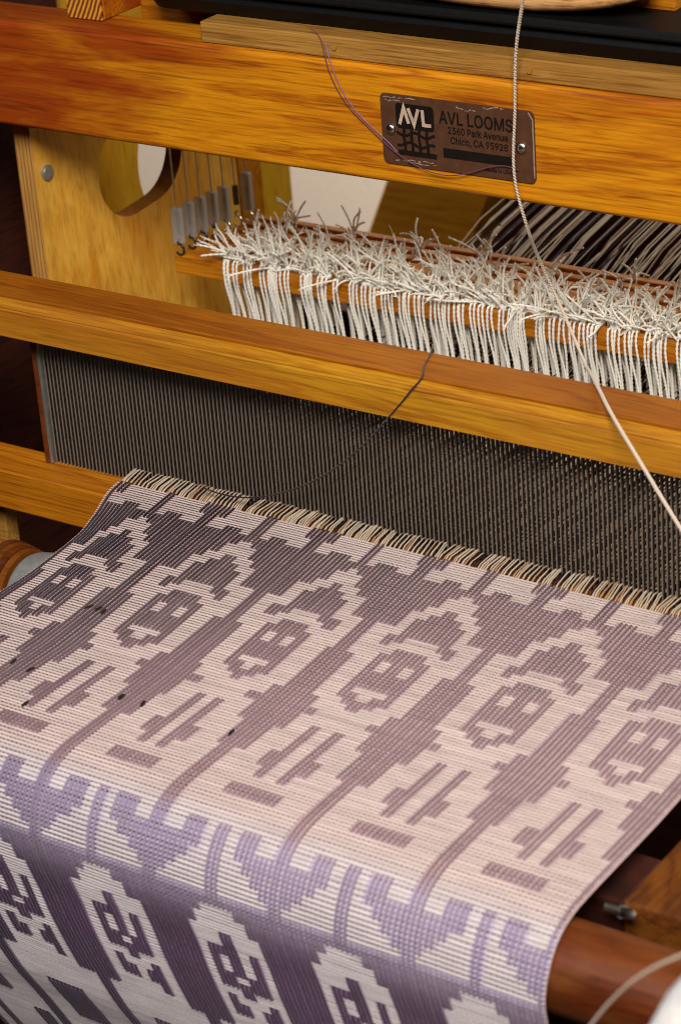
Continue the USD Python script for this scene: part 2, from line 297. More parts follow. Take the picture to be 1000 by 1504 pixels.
for i in range(4):
    x = 0.0135 + i * 0.0045
    plate_part('logo_line', stroke([(x, 0.0195), (x - 0.0004, 0.015), (x + 0.0003, 0.011), (x, 0.0075)], 0.0008), mat['plate_print'])
for z in (0.0168, 0.0115):
    plate_part('logo_line', stroke([(0.0090 + 0.0226 * t, z + 0.0011 * math.sin(t * 11 + z * 900)) for t in np.linspace(0, 1, 15)], 0.0007), mat['plate_print'], lift=0.0001)
plate_part('logo_bar', sbox(0.0095, 0.0055, 0.0322, 0.0082), mat['plate_print'], lift=0.00005)
plate_part('lettering', text('AVL LOOMS', 0.0062, 0.0425), mat['plate_print'], dx=0.0345, dz=0.0250)
plate_part('lettering', text('2360 Park Avenue', 0.0034, 0.0345), mat['plate_print'], dx=0.0395, dz=0.0200)
plate_part('lettering', text('Chico, CA 95928', 0.0034, 0.0330), mat['plate_print'], dx=0.0408, dz=0.0149)
plate_part('serial_bar', sbox(0.0362, 0.0072, 0.0755, 0.0122), mat['plate_print'])
plate_part('lettering', text('Made in USA', 0.0020, 0.0160), mat['plate_print'], dx=0.0600, dz=0.0032)
def scuff(x0, x1, z, seed):
    r2 = np.random.default_rng(seed); xs = np.linspace(x0, x1, 14)
    zz = z + np.cumsum(r2.normal(0, 0.00028, 14)); from shapely.ops import unary_union
    return unary_union([stroke([(xs[k], zz[k]), (xs[k + 1], zz[k + 1])], r2.uniform(0.00006, 0.00034)) for k in range(13) if r2.random() < 0.85])
for a in ((0.002, 0.021, 0.0347, 1), (0.003, 0.012, 0.0335, 2), (0.045, 0.056, 0.0338, 3), (0.005, 0.034, 0.0022, 4), (0.010, 0.030, 0.0034, 5), (0.060, 0.072, 0.0350, 6)):
    plate_part('scuff', scuff(*a), mat['plate_scuff'], d=0.00006)
plate_part('edge_wear', stroke([(W - 0.0006, 0.003), (W - 0.0005, 0.017), (W - 0.0006, H - 0.004), (W - 0.003, H - 0.0007)], 0.00035), mat['plate_scuff'], d=0.0001)
for x, z in ((0.1664, 0.1771), (0.2424, 0.1766)):
    s = trimesh.creation.icosphere(3, 0.0029); s.apply_scale([1, 0.55, 1]); s.apply_translation([x, 0.0986, z])
    obj('rivet', s, mat['steel'], plate)

# ------------------------------------------------------------------ beater and reed
beater = thing('beater', 'swinging wooden beater holding the metal reed across the loom', 'beater')
cap = Polygon([(-0.0220, 0.0808), (0.012, 0.0808), (0.012, 0.0990), (-0.0165, 0.0990), (-0.0165, 0.1012), (-0.0190, 0.1004), (-0.0208, 0.0990), (-0.0214, 0.0972), (-0.0212, 0.0966), (-0.0220, 0.0958)])
obj('hand_rail', extrude_x(round_poly(cap, 0.0006), -0.16, 0.56), mat['cap_wood'], beater, smooth=40)
obj('rail_top', extrude_x(round_poly(Polygon([(-0.0163, 0.0992), (0.012, 0.0992), (0.012, 0.1010), (0.0100, 0.1024), (-0.0163, 0.1024)]), 0.0006), -0.16, 0.56), mat['cap_top_wood'], beater, smooth=40, label='darker top of the hand rail')  # top strip in a darker tone than the cap
obj('race_board', extrude_x(round_poly(sbox(-0.0205, -0.0240, 0.0085, -0.0002), 0.0016), -0.16, 0.56), mat['race_wood'], beater)
reed = thing('reed', 'fine steel weaving reed with close upright wires standing in the beater', 'reed')
obj('end_bar', rbox(-0.0036, -0.0006, -0.0025, 0.0025, 0.0002, 0.0806, 0.0004), mat['roller_wood'], reed, smooth=False)
obj('end_plate', rbox(-0.0004, 0.0014, -0.0022, 0.0022, 0.0002, 0.0806, 0.0003), mat['dull_zinc'], reed, smooth=False)
for i in range(1, 165):
    x = i * 0.00254 + rng.normal(0, 0.00006)
    w = tube([(x, 0, 0.0002), (x + rng.normal(0, 0.00005), 0, 0.04), (x, 0, 0.0806)], 0.00042, 6)
    rw = obj('reed_wire', w, mat['reed_metal'], reed)
    obj('dent_blade', trimesh.creation.box((0.00042, 0.0021, 0.0804), transform=trimesh.transformations.translation_matrix((x, 0.00125, 0.0404))), mat['blued_steel'], rw, smooth=False)

# ------------------------------------------------------------------ woven cloth
PROF = np.array([(0, .005), (-.06, .005), (-.12, .005), (-.18, .005), (-.215, .005), (-.2295, .0046), (-.2395, .0026), (-.247, -.0015), (-.2525, -.008), (-.2562, -.0158), (-.2575, -.0235), (-.2562, -.032), (-.253, -.045), (-.2475, -.062), (-.243, -.078), (-.237, -.096), (-.230, -.1145), (-.2195, -.140), (-.2055, -.1665), (-.186, -.205), (-.15, -.27)])
PD = np.r_[0, np.cumsum(np.hypot(*np.diff(PROF, axis=0).T))]
cy, cz = PchipInterpolator(PD, PROF[:, 0]), PchipInterpolator(PD, PROF[:, 1])
PER, C0 = 0.0629, 0.1082
def gfall(s): return np.clip(1 - (s - 0.012) / 0.155, 0, 1.03) ** 1.2
wl = PchipInterpolator([0, 0.018, 0.05, 0.073, 0.112, 0.137, 0.23, 0.6], [1.06, 1.05, 0.80, 0.67, 0.68, 0.76, 1.0, 1.0])
def XU(u, s):
    k = (u - C0) / PER
    rel = u - C0
    x = np.where(rel < 0, C0 + rel * wl(s), u)
    return x - (0.0176 - 0.0021 * k) * gfall(s)
def surf(u, s, h):
    u, s, h = np.broadcast_arrays(u, s, h)
    dy, dz = cy.derivative()(s), cz.derivative()(s); L = np.hypot(dy, dz)
    ny, nz = dz / L, -dy / L      # outward normal
    return np.stack([XU(u, s), cy(s) + ny * h, cz(s) + nz * h], -1)
EDG = np.array([3.0, 8.3, 13.5, 18.5, 23.3, 27.8])
BANDS = [  # s range in mm, cells of weft (light) unless listed dark; 'D' = dark everywhere but the listed light cells, 'L' = light but the listed dark cells
    (0, 22, 'L', {0, 5, -5, 6}), (22, 28, 'L', {0, 6}), (28, 33.3, 'D', {-5, -4, -1, 1, 4, 5}), (33.3, 39, 'D', set()), (39, 44.7, 'D', {0}),
    (44.7, 55.5, 'D', {-1, 0, 1}), (55.5, 61.3, 'D', {-2, -1, 1, 2}), (61.3, 67.5, 'D', {-3, -2, 2, 3}), (67.5, 78.5, 'D', {-3, 3}),
    (78.5, 86, 'D', {-5, -4, -3, 3, 4, 5}), (86, 91, 'D', {-1, 0, 1, -5, -4, 4, 5}), (91, 96.5, 'D', {-2, -1, 0, 1, 2, -4, 4, -5, 5}), (96.5, 102, 'D', {-5, -4, -3, -2, 2, 3, 4, 5}),
    (102, 107.8, 'D', {-5, -4, -3, 3, 4, 5}), (107.8, 117.4, 'D', {-4, -3, -1, 1, 3, 4}), (117.4, 132, 'D', {-4, -3, 3, 4}), (132, 137.5, 'D', {-4, -3, -1, 0, 1, 3, 4}), (137.5, 142.4, 'D', {-4, -3, 0, 3, 4}),
    (142.4, 147, 'D', {-4, -3, -2, 2, 3, 4}), (147, 151.6, 'D', {-3, -2, -1, 1, 2, 3}), (151.6, 156.5, 'D', {-3, -2, -1, 0, 1, 2, 3}), (156.5, 161.5, 'D', {-2, -1, 0, 1, 2}),
    (161.5, 168.3, 'D', {-3, -2, -1, 0, 1, 2, 3}), (168.3, 176.6, 'D', {-3, -2, 0, 2, 3}), (176.6, 193.3, 'L', {-5, 5, 6, -1, 1}), (193.3, 199.7, 'L', {-5, 5, 6, -2, -1, 1, 2}), (199.7, 204.5, 'L', {6, -2, -1, 1, 2}),
    (204.5, 213.8, 'L', {6, -1, 1}), (213.8, 221, 'L', {6}), (221, 228, 'L', {6, -2, -1, 0, 1, 2}), (228, 244.7, 'L', {6}),
    (244.7, 253, 'L', {6, 0, 2, 3, -2, -3}), (253, 256.4, 'L', {6, 0, 2, 3, 4, 5, -2, -3, -4, -5}), (256.4, 261.4, 'L', {6, 0, 3, 4, 5, -3, -4, -5}), (261.4, 266, 'L', {6, 0, 4, 5, -4, -5}), (266, 270, 'L', {6, 0, 5, -5}), (270, 274.5, 'L', {6, 0}),
    (274.5, 281.5, 'D', set()), (281.5, 286.7, 'D', {-1, 0, 1}), (286.7, 295.3, 'D', {-2, -1, 0, 1, 2}), (295.3, 298, 'D', {-3, -2, -1, 0, 1, 2, 3}), (298, 308.5, 'D', {-3, -2, -1, 1, 2, 3}), (308.5, 314.3, 'D', {-3, 3, 1}),
    (314.3, 325, 'D', {-3, -1, 1, 3}), (325, 327.5, 'D', {-3, 3}), (327.5, 332.5, 'D', {-3, 0, 3}), (332.5, 337, 'D', {-3, 3}), (337, 342, 'D', {-3, -2, -1, 1, 2, 3}),
    (342, 349.5, 'D', {-3, -1, 0, 1, 3}), (349.5, 358, 'D', {-3, 0, 3}), (358, 366, 'D', {-3, -2, -1, 0, 1, 3}), (366, 371.5, 'D', {-3, -2, -1, 0, 1, 2, 3}), (371.5, 397, 'L', {6}), (397, 436, 'L', {6, -2, -1, 0, 1}),
    (436, 450, 'L', {6}), (450, 492, 'L', {6, -3, 3, 4}), (492, 540, 'L', {6, -3, -2, 3, 4, 0})]
def pattern(u, s):
    """True where the dark warp lies on top."""
    u, s = np.broadcast_arrays(np.asarray(u, float) * 1000, np.asarray(s, float) * 1000)
    rel = (u - C0 * 1000 + PER * 500) % (PER * 1000) - PER * 500
    c = np.sign(rel) * np.searchsorted(EDG, np.abs(rel)); c = np.where(np.abs(c) == 6, 6, c).astype(int)
    out = np.zeros(u.shape, bool)
    for a, b, kind, cells in BANDS:
        inb = (s >= a) & (s < b); hit = np.isin(c, list(cells))
        out |= inb & (hit if kind == 'L' else ~hit)
    return out
PW, PR, S0, S1 = 0.002455, 0.00215, 0.0118, 0.515
UL, UR = 0.0768, 0.4535
nW, nR = int((UR - UL) / PW), int((S1 - S0) / PR)
wu = UL + (np.arange(nW) + 0.5) * PW + rng.normal(0, 0.00007, nW)
rs = S0 + (np.arange(nR) + 0.5) * PR + rng.normal(0, 0.00007, nR)
def lerp(a, b, t): return np.asarray(a) * (1 - t)[..., None] + np.asarray(b) * t[..., None]
def ss(x, a, b): t = np.clip((x - a) / (b - a), 0, 1); return t * t * (3 - 2 * t)
def warp_tone(u, s):   # dark warp tone: aubergine near one selvedge, dusty mauve at the other
    t = np.clip(0.06 + 0.94 * ss(u + 0.6 * np.minimum(s, 0.22), 0.13, 0.40), 0, 1)
    t = t * (1 - 0.55 * ss(s, 0.275, 0.30)) * (0.6 + 0.4 * ss(s, 0.012, 0.05))  # darker below the fold: the hanging part's shade put into the colour
    return t
def batch_tubes(P, rx, rh, Nrm, side, sides):
    """P: (threads, n, 3) centre lines; side, Nrm: unit vectors; returns V, F for all threads."""
    T, n = P.shape[:2]; th = np.arange(sides) / sides * 2 * np.pi + 0.3
    V = P[:, :, None] + np.cos(th)[None, None, :, None] * (rx[..., None] * side)[:, :, None] + np.sin(th)[None, None, :, None] * (rh[..., None] * Nrm)[:, :, None]
    i = np.arange(T)[:, None, None] * n * sides + np.arange(n - 1)[None, :, None] * sides; j = np.arange(sides)[None, None]; j2 = (j + 1) % sides
    q = np.stack([i + j, i + j2, i + sides + j2, i + sides + j], -1).reshape(-1, 4)
    return V.reshape(-1, 3), np.vstack([q[:, [0, 1, 2]], q[:, [0, 2, 3]]])
def cloth_normals(s):
    dy, dz = cy.derivative()(s), cz.derivative()(s); L = np.hypot(dy, dz)
    N = np.stack([0 * s, dz / L, -dy / L], -1); D = np.stack([0 * s, dy / L, dz / L], -1)
    return N, D
cloth = thing('woven_cloth', 'cream and mauve patterned handwoven cloth running from the reed over the front roller', 'woven cloth')
# dark warp threads: two samples per pick
sg = np.sort(np.r_[rs, rs[:-1] + np.diff(rs) / 2, rs[0] - PR / 2])
Ug, Sg = np.meshgrid(wu, sg, indexing='ij')
dk = pattern(Ug, Sg).astype(float)
k_ = np.array([0.25, 0.5, 0.25]); dks = np.apply_along_axis(lambda a: np.convolve(np.pad(a, 1, 'edge'), k_, 'valid'), 1, dk)
onpick = np.isin(sg, rs)[None]
h = np.where(dks > 0.5, 0.00062 + 0.00010 * np.where(onpick, 1, -1), -0.00062 + 0.00012 * np.where(onpick, -1, 1.4)) * np.abs(2 * dks - 1).clip(0.3, 1)
h = h + rng.normal(0, 0.00004, h.shape)
wid = (0.00092 - 0.00032 * ss(Ug, 0.14, 0.34)) * (1 + rng.normal(0, 0.05, (nW, 1))) * np.where(dks > 0.5, 1, 0.92)
Pw = surf(Ug + 0.0010 * (meshkit.noise(np.stack([Ug * 40, Sg * 20, 0 * Sg + 5], -1)) - 0.5), Sg, h); Nn, Dd = cloth_normals(Sg); Xd = np.zeros_like(Nn); Xd[..., 0] = 1
tone = warp_tone(Ug, Sg) + rng.normal(0, 0.05, (nW, 1))
colw = lerp((0.010, 0.0015, 0.009), (0.25, 0.155, 0.18), np.clip(tone, 0, 1))
colw = colw * (1 + np.stack([0.12 * ss(Sg, 0.235, 0.25), 0.40 * ss(Sg, 0.235, 0.25), 0.85 * ss(Sg, 0.235, 0.25) - 0.1 * ss(Sg, 0.28, 0.32)], -1)) * (1 - ss(Sg, 0.275, 0.31)[..., None] * np.array([0.50, 0.78, 0.45]))  # fold's cool light and the shade below it painted into the warp
V, F = batch_tubes(Pw, wid, np.full_like(wid, 0.00050), Nn, Xd, 5)
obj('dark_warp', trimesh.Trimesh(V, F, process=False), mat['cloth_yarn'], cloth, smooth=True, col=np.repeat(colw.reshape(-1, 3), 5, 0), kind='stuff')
# pale ground warp between the dark ends
wu2 = wu + PW / 2
U2, S2 = np.meshgrid(wu2, np.r_[rs[0] - PR / 2, rs, rs[-1] + PR / 2], indexing='ij')
P2 = surf(U2, S2, -0.00045); N2, D2 = cloth_normals(S2); X2 = np.zeros_like(N2); X2[..., 0] = 1
V, F = batch_tubes(P2, np.full(U2.shape, 0.00078), np.full(U2.shape, 0.00034), N2, X2, 4)
c2 = lerp((0.07, 0.025, 0.035), (0.50, 0.38, 0.36), ss(U2 + 0.5 * np.minimum(S2, 0.22), 0.10, 0.34))
obj('pale_warp', trimesh.Trimesh(V, F, process=False), mat['cloth_yarn'], cloth, smooth=True, col=np.repeat(c2.reshape(-1, 3), 4, 0), kind='stuff')
# weft picks: two samples per end
ug = np.sort(np.r_[wu, wu[:-1] + np.diff(wu) / 2, wu[0] - PW, wu[-1] + PW * 0.7])
Rg, U3 = np.meshgrid(rs, ug, indexing='ij')
dk3 = pattern(U3, Rg).astype(float)
dk3s = np.apply_along_axis(lambda a: np.convolve(np.pad(a, 1, 'edge'), k_, 'valid'), 1, dk3)
onend = np.isin(ug, wu)[None]
h3 = 0.00012 - 0.00028 * dk3s + 0.00006 * np.where(onend, 1, -1) + rng.normal(0, 0.00003, dk3.shape)
Rj = Rg + rng.normal(0, 0.00003, Rg.shape) + 0.0009 * (meshkit.noise(np.stack([U3 * 22, Rg * 30, 0 * Rg], -1)) - 0.5)
P3 = surf(U3, Rj, h3); N3, D3 = cloth_normals(Rg)
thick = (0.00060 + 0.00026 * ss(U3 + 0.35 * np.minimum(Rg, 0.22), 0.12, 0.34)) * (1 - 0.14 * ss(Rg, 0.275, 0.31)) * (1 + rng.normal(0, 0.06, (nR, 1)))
V, F = batch_tubes(P3, thick, np.full_like(U3, 0.00043), N3, D3, 5)
F = F[:, ::-1]
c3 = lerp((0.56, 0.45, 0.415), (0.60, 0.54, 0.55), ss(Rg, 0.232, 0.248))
c3m = lerp((0.60, 0.40, 0.40), (0.42, 0.295, 0.31), ss(U3 + 0.5 * np.minimum(Rg, 0.22), 0.13, 0.30)) * (1 - np.array([0.55, 0.70, 0.48]) * ss(Rg, 0.270, 0.30)[..., None]) * (1 + np.array([0.06, 0.30, 0.68]) * (ss(Rg, 0.235, 0.25) * (1 - 0.6 * ss(Rg, 0.27, 0.3)))[..., None])  # mauve pick, with fold light and hanging shade mixed into its colour
c3 = (c3 * (1 - dk3[..., None]) + c3m * dk3[..., None]) * (1 + 0.22 * (meshkit.noise(np.stack([U3 * 95, Rg * 430, 0 * Rg + 2], -1)) - 0.5))[..., None] * (1 + rng.normal(0, 0.035, (nR, 1, 1)))   # the figure is woven with a second, mauve pick * (1 + rng.normal(0, 0.035, (nR, 1, 1)))   # cool light on the fold painted into the weft colour
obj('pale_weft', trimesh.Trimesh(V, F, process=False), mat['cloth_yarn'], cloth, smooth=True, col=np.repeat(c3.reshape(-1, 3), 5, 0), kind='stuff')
# dark slubs where a float has caught
for x, y, n in ((0.1367, -0.1286, 2), (0.1315, -0.1295, 1), (0.141, -0.130, 1), (0.1337, -0.1867, 1), (0.1458, -0.1888, 2), (0.1986, -0.1888, 2), (0.211, -0.189, 1), (0.2605, -0.1903, 1), (0.1637, -0.2135, 1)):
    m = trimesh.creation.icosphere(2, 1.0); m.apply_scale([0.0007 + 0.0002 * n, 0.0027, 0.0005]); m.apply_transform(trimesh.transformations.rotation_matrix(0.25 * math.sin(900 * x), (0, 0, 1))); m.apply_translation([x, y, 0.0060])
    obj('slub', m, mat['dark_yarn'], cloth)

# ------------------------------------------------------------------ warp sheet from the fell through the reed and heddles to the back beam
warp = thing('warp_sheet', 'sheet of cream and dark warp threads running back from the cloth through the reed', 'warp threads')
NSH = 8
def shaft_y(i): return 0.1985 + 0.0098 * i
ND = 150
for i in range(ND):
    u = UL + (i + 0.5) * (UR - UL) / ND
    xf = float(XU(np.array(u), np.array(0.0105)))
    dent = round((xf - 0.0012) / 0.00254)
    for kind in (0, 1):
        xr = dent * 0.00254 + (0.0008 if kind == 0 else 0.0017)
        sh = int(rng.integers(0, NSH)); ze = 0.0015 + rng.normal(0, 0.0010)
        xe = xr + rng.normal(0, 0.0006); up = 0.0008; ze -= 0.020 if kind == 0 else 0.0
        xg = (round(xe / 0.0085 + rng.normal(0, 0.33)) * 0.0085 + rng.normal(0, 0.0013))
        p = [(xf + (0.0012 if kind else 0), -0.0128, 0.0050), (xf + (0.0012 if kind else 0) + rng.normal(0, 0.0002), -0.0095, 0.0056 + up), (xr, -0.0005, 0.0060 + up + rng.normal(0, 0.0003)),
             (xe, shaft_y(sh), ze), (xg, 0.36, 0.024 + rng.normal(0, 0.0012)), (xg + rng.normal(0, 0.001), 1.0, 0.116)]
        P = np.vstack([np.linspace(p[0], p[1], 3)[:-1], np.linspace(p[1], p[2], 4)[:-1], np.linspace(p[2], p[3], 6)[:-1], np.linspace(p[3], p[4], 4)[:-1], np.linspace(p[4], p[5], 5)])
        if kind == 0:
            q = rng.random(); m = mat['tan_yarn'] if q < 0.2 else (mat['cream_yarn'] if q < 0.92 else mat['dark_yarn']); r = 0.00042
        else:
            q = rng.random(); m = mat['dark_yarn'] if q < 0.52 else (mat['cream_yarn'] if q < 0.88 else mat['tan_yarn']); r = 0.00034
        obj('warp_thread', tube(P, r * rng.uniform(0.85, 1.15), 6), m, warp)

# ------------------------------------------------------------------ heddle shafts
ordinal = ['frontmost', 'second', 'third', 'fourth', 'fifth', 'sixth', 'seventh', 'rearmost']
def beads(n, r): return r * (1 + 0.26 * np.cos(np.arange(n) * np.pi))
counts = [80, 66, 44, 18, 14, 12, 10, 10]
XS0, XS1 = -0.0625, 0.48
for i in range(NSH):
    yc = shaft_y(i)
    lab = 'frontmost wooden heddle shaft, its bar hung with white cord heddles and tufts' if i == 0 else f'{ordinal[i]} wooden heddle shaft from the front, with tufted white cord heddles'
    if i == NSH - 1: lab = 'rearmost wooden heddle shaft, last in the row, with tufted white cord heddles'
    sh = thing('heddle_shaft', lab, 'heddle shaft', 'heddle shafts one behind another')
    zt = 0.0425 + (0.0006 * ((i * 5) % 4) if i else 0)
    obj('shaft_bar', rbox(XS0 + 0.0015 * i, XS1, yc - 0.0033, yc + 0.0033, zt - 0.0122, zt, 0.0008), mat['shaft_wood'], sh, smooth=False)
    n = counts[i]
    xs = np.sort(np.r_[np.linspace(-0.0235, 0.40, n) + rng.normal(0, 0.0026, n)])
    for x in xs:
        rc = 0.00070
        eye = np.array([x + rng.normal(0.0004, 0.0006), yc, 0.0015])
        top = np.array([x + rng.normal(0, 0.0012), yc - 0.0012 + rng.normal(0, 0.001), zt + 0.0022])
        strands = []
        for sd in (-1, 1):
            a = np.array([x + sd * 0.0013, yc - 0.0045, zt - 0.0015]); b = np.array([x + sd * 0.0014 + rng.normal(0, 0.0004), yc - 0.0044, zt - 0.012])
            P = spline([top, a + [0, 0.0006, 0.0022], a, b, (eye * 0.5 + b * 0.5) + [0, 0.0006, 0], eye + [sd * 0.0004, 0, 0], eye + [sd * 0.0006, 0, -0.012]], 46)
            strands.append(tube(P, beads(46, rc), 5))
        hd = obj('heddle', cat_(strands), mat['cord'], sh, smooth=True)
        ends = []
        for e in range(int(rng.integers(3, 5) + (i == 0))):
            L = rng.uniform(0.012, 0.025) * (1 if i < 3 else 0.75); az = rng.uniform(0, 2 * np.pi); el = np.clip(rng.normal(0.85, 0.40), 0.05, 1.45)
            d = np.array([np.cos(az) * np.cos(el), 0.7 * np.sin(az) * np.cos(el) - 0.1, np.sin(el)])
            bend = rng.normal(0, 0.0042, 3); bend[2] = -abs(bend[2]) * 0.7
            t = np.linspace(0, 1, 17)[:, None]
            P = top + rng.normal(0, 0.0008, 3) + d * L * t + bend * t ** 2
            P[:, 2] = np.maximum(P[:, 2], zt + 0.0008)
            ends.append(tube(P, beads(17, 0.00062), 5))
            if i < 3:   # the cut tip opens into its plies
                for _ in range(3):
                    dd = P[-1] - P[-3]; dd /= np.linalg.norm(dd) + 1e-9
                    dd = dd + rng.normal(0, 0.42, 3); q = rng.uniform(0.0012, 0.0028)
                    ends.append(tube([P[-2], P[-1] + dd * q * 0.5, P[-1] + dd * q + rng.normal(0, 0.0004, 3)], [0.00034, 0.00028, 0.00014], 4))
        knot = trimesh.creation.icosphere(1, 0.0017); knot.apply_translation(top)
        obj('tuft', cat_(ends + [knot]), mat['cord'], hd, smooth=True)

# lift cables with their plastic sleeves and hooks, one per shaft
sl_h = [0.0, 0.004, 0.0045, 0.006, 0.0075, 0.011, 0.010, 0.014]
for i in range(NSH - 1):
    yc = shaft_y(i); x0 = -0.0600 + 0.0015 * i
    lab = ['nearest lift cable, its grey sleeve lowest and hooked to the frontmost shaft', 'second lift cable from the front with a grey plastic sleeve and black hook', 'third lift cable from the front with a translucent sleeve', 'fourth lift cable from the front with a translucent sleeve',
           'fifth lift cable from the front with a translucent sleeve', 'sixth lift cable from the front, with a small black clamp instead of a sleeve', 'rearmost lift cable, its sleeve standing highest beside the corner post'][i]
    cb = thing('lift_cable', lab, 'cable', 'lift cables above the left shaft ends')
    zb = 0.0475 + sl_h[i] * 0.25
    top = (x0 + 0.002 + rng.normal(0, 0.001), yc - 0.002, 0.302)
    obj('wire', tube(np.linspace((x0, yc, zb + 0.012), top, 12), 0.00055, 6), mat['dull_zinc'], cb)
    if i == 5:
        obj('clamp', tube([(x0, yc, zb + 0.008), (x0, yc, zb + 0.020)], 0.0018, 10), mat['black_hook'], cb)
    else:
        ln = 0.0235 if i < 5 else 0.026
        obj('sleeve', rbox(x0 - 0.0036, x0 + 0.0036, yc - 0.0022, yc + 0.0022, zb + 0.001, zb + ln, 0.0012), mat['clear_sleeve'], cb, smooth=30)
        obj('cable_end', tube([(x0 + 0.0004, yc, zb + 0.007), (x0, yc, zb + 0.018)], 0.0011, 8), mat['dull_zinc'], cb)
    th = np.linspace(-0.3, 4.2, 22)
    hk = np.c_[x0 + 0.0030 * np.sin(th) + 0.0022, yc - 0.003 - 0 * th, zb - 0.0016 + 0.0034 * np.cos(th)]
    obj('hook', tube(np.vstack([[(x0, yc, zb + 0.004), (x0, yc - 0.0015, zb + 0.0025)], hk]), 0.00085, 8), mat['steel'] if i in (4, 5, 6) else mat['black_hook'], cb)

# ------------------------------------------------------------------ rollers
def cyl_x(x0, x1, y, z, r, sec=64):
    m = trimesh.creation.cylinder(r, x1 - x0, sections=sec)
    m.apply_transform(trimesh.transformations.translation_matrix(((x0 + x1) / 2, y, z)) @ trimesh.transformations.rotation_matrix(np.pi / 2, (0, 1, 0)))
    return m
ro = thing('front_roller', 'red brown wooden front roller that the cloth turns over', 'roller')
obj('roller_body', cyl_x(-0.1, 0.62, -0.2358, -0.0200, 0.0188), mat['roller_wood'], ro, smooth=30)
obj('roller_pin', cyl_x(0.62, 0.66, -0.2362, -0.0200, 0.006, 24), mat['dull_zinc'], ro, smooth=30)
sp_ = thing('cloth_drum', 'wooden drum end with grey grit covered barrel under the left of the cloth', 'drum')
ry, rz, rr = -0.050, -0.0520, 0.0252
for i in range(4):
    x0 = 0.0020 + 0.0042 * i
    obj('drum_ring', cyl_x(x0 - 0.0020, x0 + 0.0020, ry, rz, rr - 0.0007 * i), mat['old_brown'] if i % 2 else mat['roller_wood'], sp_, smooth=30)
obj('barrel', trimesh.creation.revolve([(0, 0.0185), (0.0215, 0.0185), (0.0228, 0.0215), (0.0255, 0.038), (0.0255, 0.30), (0, 0.30)], sections=64), mat['grey_grit'], sp_, smooth=30)
bp_ = stage.GetPrimAtPath(str(sp_.GetPath()) + '/barrel'); UsdGeom.Xformable(bp_).AddTransformOp().Set(Gf.Matrix4d(*[float(v) for v in (0, 1, 0, 0, 0, 0, 1, 0, 1, 0, 0, 0, 0, ry, rz, 1)]))

# ------------------------------------------------------------------ things on top of the loom
tr = thing('shuttle_tray', 'black rounded tray lying along the top of the loom rail', 'tray')
def capsule(x0, x1, y0, y1, z0, z1, r):
    pts = []
    for t in np.linspace(0, np.pi, 13):
        for z, k in ((z0, 0.80), (z0 + r * 0.35, 0.95), ((z0 + z1) / 2, 1.0), (z1 - r * 0.3, 0.96), (z1, 0.84)):
            yy = (y0 + y1) / 2 + np.cos(t) * (y1 - y0) / 2 * k
            pts += [(x0 + r - np.sin(t) * r * k, yy, z), (x1 - r + np.sin(t) * r * k, yy, z)]
    return trimesh.convex.convex_hull(np.array(pts))
obj('tray_body', capsule(-0.006, 0.52, 0.112, 0.168, 0.2203, 0.2365, 0.020), mat['black_tray'], tr, smooth=40)
obj('tray_lip', tube(spline([(0.02, 0.1105, 0.2350), (0.2, 0.1105, 0.2350), (0.5, 0.1105, 0.2350)], 12), 0.0016, 8), mat['black_tray'], tr)
st = thing('boat_shuttle', 'pale polished wooden boat shuttle lying on the black tray', 'shuttle')
t = np.linspace(-1, 1, 33); prof = np.sqrt(np.clip(1 - np.abs(t) ** 2.6, 0, 1))
P = []
for a, b in zip(t, prof):
    for q in np.linspace(0, 2 * np.pi, 20, endpoint=False):
        c, s = np.cos(q), np.sin(q); e = 0.7
        P.append((0.2140 + a * 0.086, 0.131 + 0.017 * (0.1 + 0.9 * b) * np.sign(c) * abs(c) ** e, 0.2500 + 0.0135 * (0.1 + 0.9 * b) * np.sign(s) * abs(s) ** e + 0.004 * a * a))
obj('shuttle_body', trimesh.convex.convex_hull(np.array(P)), mat['shuttle_wood'], st, smooth=40)
obj('shuttle_slot', rbox(0.180, 0.248, 0.124, 0.138, 0.256, 0.2641, 0.002), mat['old_brown'], st)
bb = thing('yarn_bobbin', 'white yarn bobbin at the lower right in front of the roller', 'bobbin')
# ------------------------------------------------------------------ loose threads
def ray_at(px, py, y):
    d = RC @ np.array([(px - 500) / FPX, (py - 752) / FPX, 1.0]); return CP + d * (y - CP[1]) / d[1]
def thread(name, label, pts, r, m, n=90, wob=0.00025):
    P = spline(pts, n); P += np.cumsum(rng.normal(0, wob * 0.25, P.shape), 0) * np.linspace(0, 1, n)[:, None] * np.linspace(1, 0, n)[:, None]
    if r > 0.0009:   # two plies twisted together
        d = np.linspace(0, np.linalg.norm(np.diff(P, axis=0), axis=1).sum(), 700); P = spline(P, 700); ph = d / 0.0034 * 2 * np.pi
        T = np.gradient(P, axis=0); T /= np.linalg.norm(T, axis=1, keepdims=True); A = np.cross(T, [0, 1.0, 0]); A /= np.linalg.norm(A, axis=1, keepdims=True); B = np.cross(A, T)
        o = (np.cos(ph)[:, None] * A + np.sin(ph)[:, None] * B) * r * 0.34
        return tag(obj(name, cat_([tube(P + o, r * 0.68, 6), tube(P - o, r * 0.68, 6)]), mat[m], smooth=True), label, 'thread')
    return tag(obj(name, tube(P, r, 8), mat[m], smooth=True), label, 'thread')
thread('white_thread', 'long white thread hanging past the maker plate and across the heddle tufts', [(0.2583, .080, .2589), (.2523, .086, .2455), (.2453, .092, .2251), (.2414, .0955, .1934), (.2396, .0965, .1601), (.2424, .10, .1382), (.2367, .12, .1125), (.24, .13, .0891), (.2569, .12, .0695), (.2975, .06, .0851), (.3379, 0, .1051), (.3629, -.03, .1061), (.3808, -.045, .0997), (.3967, -.055, .0896), (.4136, -.065, .0785)], 0.00098, 'white_thread')
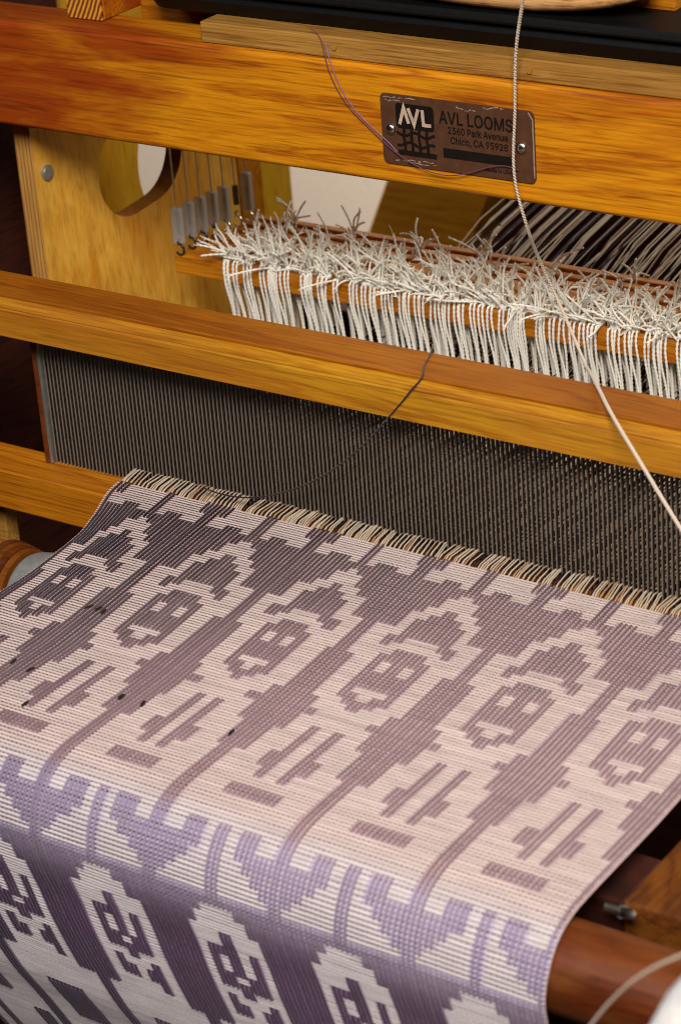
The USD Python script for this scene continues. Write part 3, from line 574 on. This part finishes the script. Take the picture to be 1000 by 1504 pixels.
thread('purple_thread', 'thin purple thread looping down the rail and under the maker plate', [(.1186, .1022, .2236), (.1252, .1022, .2172), (.1292, .099, .2097), (.1332, .099, .1977), (.1417, .099, .1855), (.1542, .099, .1751), (.1689, .0975, .1659), (.1849, .0972, .1591), (.2009, .0972, .1576), (.2171, .0972, .1622), (.229, .0972, .1662), (.2409, .098, .165)], 0.00027, 'purple_thread')
thread('violet_thread', 'second violet thread lying close beside the purple one on the rail', [(.1276, .1022, .2167), (.1323, .099, .2075), (.139, .099, .193), (.1485, .099, .1816), (.1613, .0985, .1726), (.170, .0975, .166)], 0.00024, 'violet_thread')
thread('dark_thread', 'thin dark thread over the beater rail sagging in front of the reed', [(.236, .020, .1015), (.2413, .0111, .1029), (.2446, .0035, .1030), (.2497, -.0093, .1030), (.2541, -.0185, .1022), (.2527, -.0224, .0997), (.2462, -.0227, .0916), (.2391, -.0226, .0833), (.2267, -.020, .0696), (.2104, -.018, .0536), (.1895, -.016, .0368), (.1667, -.0145, .0238), (.1441, -.0135, .0152), (.1259, -.0125, .0124), (.1122, -.0115, .0129)], 0.00042, 'black_thread')
# bobbin: a wound white body on a core
q0 = CP + (RC @ np.array([(1034 - 500) / FPX, (1496 - 752) / FPX, 1.0])) * 0.72
bench = thing('weaving_bench', 'wooden weaver bench at the lower right that carries the white bobbin', 'bench')
zb_ = q0[2] - 0.0345
obj('seat', rbox(q0[0] - 0.035, q0[0] + 0.30, q0[1] - 0.24, q0[1] + 0.020, zb_ - 0.022, zb_, 0.003), mat['race_wood'], bench, smooth=False)
for ax in (q0[0] - 0.01, q0[0] + 0.27):
    for ay in (q0[1] - 0.21, q0[1] + 0.0):
        obj('leg', rbox(ax - 0.018, ax + 0.018, ay - 0.018, ay + 0.018, -0.80, zb_ - 0.022, 0.002), mat['race_wood'], bench, smooth=False)
bw = trimesh.creation.revolve([(0, -0.030), (0.004, -0.030), (0.0105, -0.024), (0.0125, 0.0), (0.0105, 0.024), (0.004, 0.030), (0, 0.030)], sections=40)
bw.apply_transform(trimesh.transformations.translation_matrix(q0) @ trimesh.transformations.rotation_matrix(0.5, (0, 1, 0)))
obj('wound_yarn', bw, mat['bobbin_white'], bb, smooth=40)
bc = trimesh.creation.cylinder(0.0035, 0.074, sections=20)
bc.apply_transform(trimesh.transformations.translation_matrix(q0) @ trimesh.transformations.rotation_matrix(0.5, (0, 1, 0)))
obj('core', bc, mat['shuttle_wood'], bb, smooth=40)
def at_depth(px, py, d): return CP + (RC @ np.array([(px - 500) / FPX, (py - 752) / FPX, 1.0])) * d
thread('loose_thread', 'pale thread trailing from the white bobbin in front of the brown roller', [at_depth(850, 1530, 0.80), at_depth(905, 1463, 0.77), at_depth(955, 1425, 0.745), at_depth(1012, 1400, 0.725)], 0.00055, 'cream_yarn', 30)
